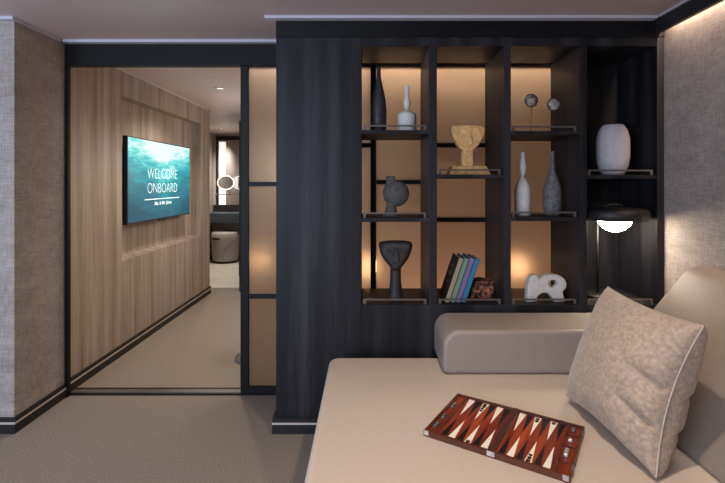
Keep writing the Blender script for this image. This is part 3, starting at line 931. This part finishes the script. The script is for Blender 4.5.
for v in (0.11, -0.11):
    MB().box(HU - 0.003, HU + 0.0015, v - 0.012, v + 0.012, 0.006, HT + 0.001).build('clasp', 'pewter', bg)

# ------------------------------------------------------------------ rear room behind the frosted glass
t = thing('side_table', 'small round pedestal table behind the sliding door edge', 'table', (-0.83, 3.38, 0))
MB().lathe([(0.155, 0.0005), (0.16, 0.004), (0.155, 0.014), (0.02, 0.018)], 40).build('base', 'pewter', t, smooth=True)
MB().lathe([(0.014, 0.016), (0.014, 0.52)], 20).build('pole', 'pewter', t, smooth=True)
MB().lathe([(0.115, 0.52), (0.12, 0.53), (0.115, 0.54)], 40).build('tabletop', 'pewter', t, smooth=True)


def glow_lamp(x, y_, z, lab, hh_, r):
    t = thing('globe_lamp', lab, 'lamp', (x, y_, z))
    MB().lathe([(0.05, 0), (0.05, 0.01), (0.01, 0.016), (0.01, hh_)], 24).build('base', 'black_metal', t, smooth=True)
    MB().sphere((0, 0, hh_ + r * 0.95), r, 24).build('globe', 'bedside_glow', t, smooth=True)


glow_lamp(-0.80, 3.38, 0.5405, 'warm globe lamp on the pedestal table, a blur behind the frosted door', 0.13, 0.06)
for x, lab, lab2 in ((0.0, 'low bedside cabinet behind the frosted glass of the first column', 'warm globe lamp glowing behind the lower left frosted pane'),
                     (1.04, 'low bedside cabinet behind the frosted glass of the third column', 'warm globe lamp glowing behind the lower right frosted pane')):
    t = thing('nightstand', lab, 'bedside table', (x, 3.12, 0))
    MB().box(-0.2, 0.2, -0.16, 0.16, 0.05, 0.5).build('body', 'taupe_wood', t, 0.003)
    MB().box(-0.17, 0.17, -0.13, 0.13, 0.0, 0.05).build('plinth', 'base_black', t)
    for z in (0.08, 0.29):
        d = MB().box(-0.19, 0.19, 0.16, 0.175, z, z + 0.19).build('drawer', 'taupe_wood', t, 0.002)
        MB().box(-0.05, 0.05, 0.175, 0.185, z + 0.09, z + 0.10).build('handle', 'black_metal', d)
    glow_lamp(x, 3.12, 0.5005, lab2, 0.16, 0.075)

# ------------------------------------------------------------------ bathroom
Y = 7.86
BX = lambda px, y_: (px - 367) * y_ / 450
t = thing('wall_mirror', 'dark-framed bathroom wall mirror with a lit vertical strip, above the vanity', 'mirror', (-2.1, 7.899, 0.93))
MB().box(-0.54, 0.45, -0.030, 0, 1.13, 1.20).box(-0.54, -0.515, -0.030, 0, 0, 1.13).build('frame', 'black_metal', t, 0.002)
MB().box(-0.515, 0.45, -0.012, 0, 0, 1.13).build('mirror_glass', 'mirror', t)
MB().box(-0.49, -0.375, -0.020, -0.0125, 0.0, 1.10).build('light_strip', 'strip_light', t)
t = thing('vanity_counter', 'dark floating vanity counter with backsplash, under the bathroom mirror', 'counter', (-2.1, 7.62, 0.60))
MB().box(-0.59, 0.55, -0.24, 0.2785, 0.05, 0.215).build('worktop', 'counter', t, 0.004)
MB().box(-0.59, 0.55, 0.255, 0.2785, 0.2155, 0.325).build('backsplash', 'base_black', t)
# round shaving mirror on a wall arm
rc = Vector((BX(225.7, 7.5), 7.5, 1.315))
t = thing('shaving_mirror', 'round lit shaving mirror on a swing arm in the bathroom', 'mirror', rc)
n = 48
MB().tube([(0.135 * math.cos(2 * math.pi * i / n), 0, 0.115 * math.sin(2 * math.pi * i / n)) for i in range(n)], 0.0075, 8, True).build('lit_ring', 'strip_light', t, smooth=True)
me_ = MB().lathe([(0.124, -0.004), (0.124, 0.004)], 40); 
for v in me_.bm.verts: v.co = Vector((v.co.x, v.co.z + 0.004, v.co.y * 0.86))
me_.build('mirror_glass', 'mirror', t)
MB().tube([(-0.17, 0.03, -0.205), (0.16, 0.03, -0.185), (0.20, 0.36, -0.185)], 0.008, 8).tube([(0.05, 0.03, -0.19), (0.05, 0.02, -0.11)], 0.008, 8).tube([(-0.17, .03, -0.235), (-0.17, 0.03, -0.175)], 0.010, 8).build('swing_arm', 'pewter', t, smooth=True)
# rounded tub stool under the counter
t = thing('tub_stool', 'rounded grey tub stool with a dark slot, tucked under the bathroom vanity', 'stool', (BX(225, 7.45), 7.48, 0))
MB().lathe([(0.19, 0.03), (0.205, 0.05), (0.222, 0.20), (0.226, 0.40), (0.224, 0.48), (0.205, 0.505), (0.0, 0.51)], 40).build('shell', 'chair', t, smooth=True)
MB().lathe([(0.19, 0.0005), (0.19, 0.03)], 40).build('foot', 'base_black', t)
MB().box(-0.15, -0.03, -0.225, -0.12, 0.395, 0.42).build('slot', 'base_black', t)
MB().tube([(0.226 * math.sin(a), -0.226 * math.cos(a), 0.49 - 0.30 * (1 - math.sin(a)) ** .6) for a in [R(10 + 8 * i) for i in range(11)]], 0.005, 6).build('seam', 'pewter', t, smooth=True)
t = MB().lathe([(0.07, 0), (0.09, 0.03), (0.10, 0.10), (0.085, 0.14), (0.02, 0.15)], 24).build('waste_bin', 'base_black', None, smooth=True)
t.location = (-2.60, 7.12, 0.0005)
tag(t, 'small dark bin on the floor at the left of the tub stool', 'bin')
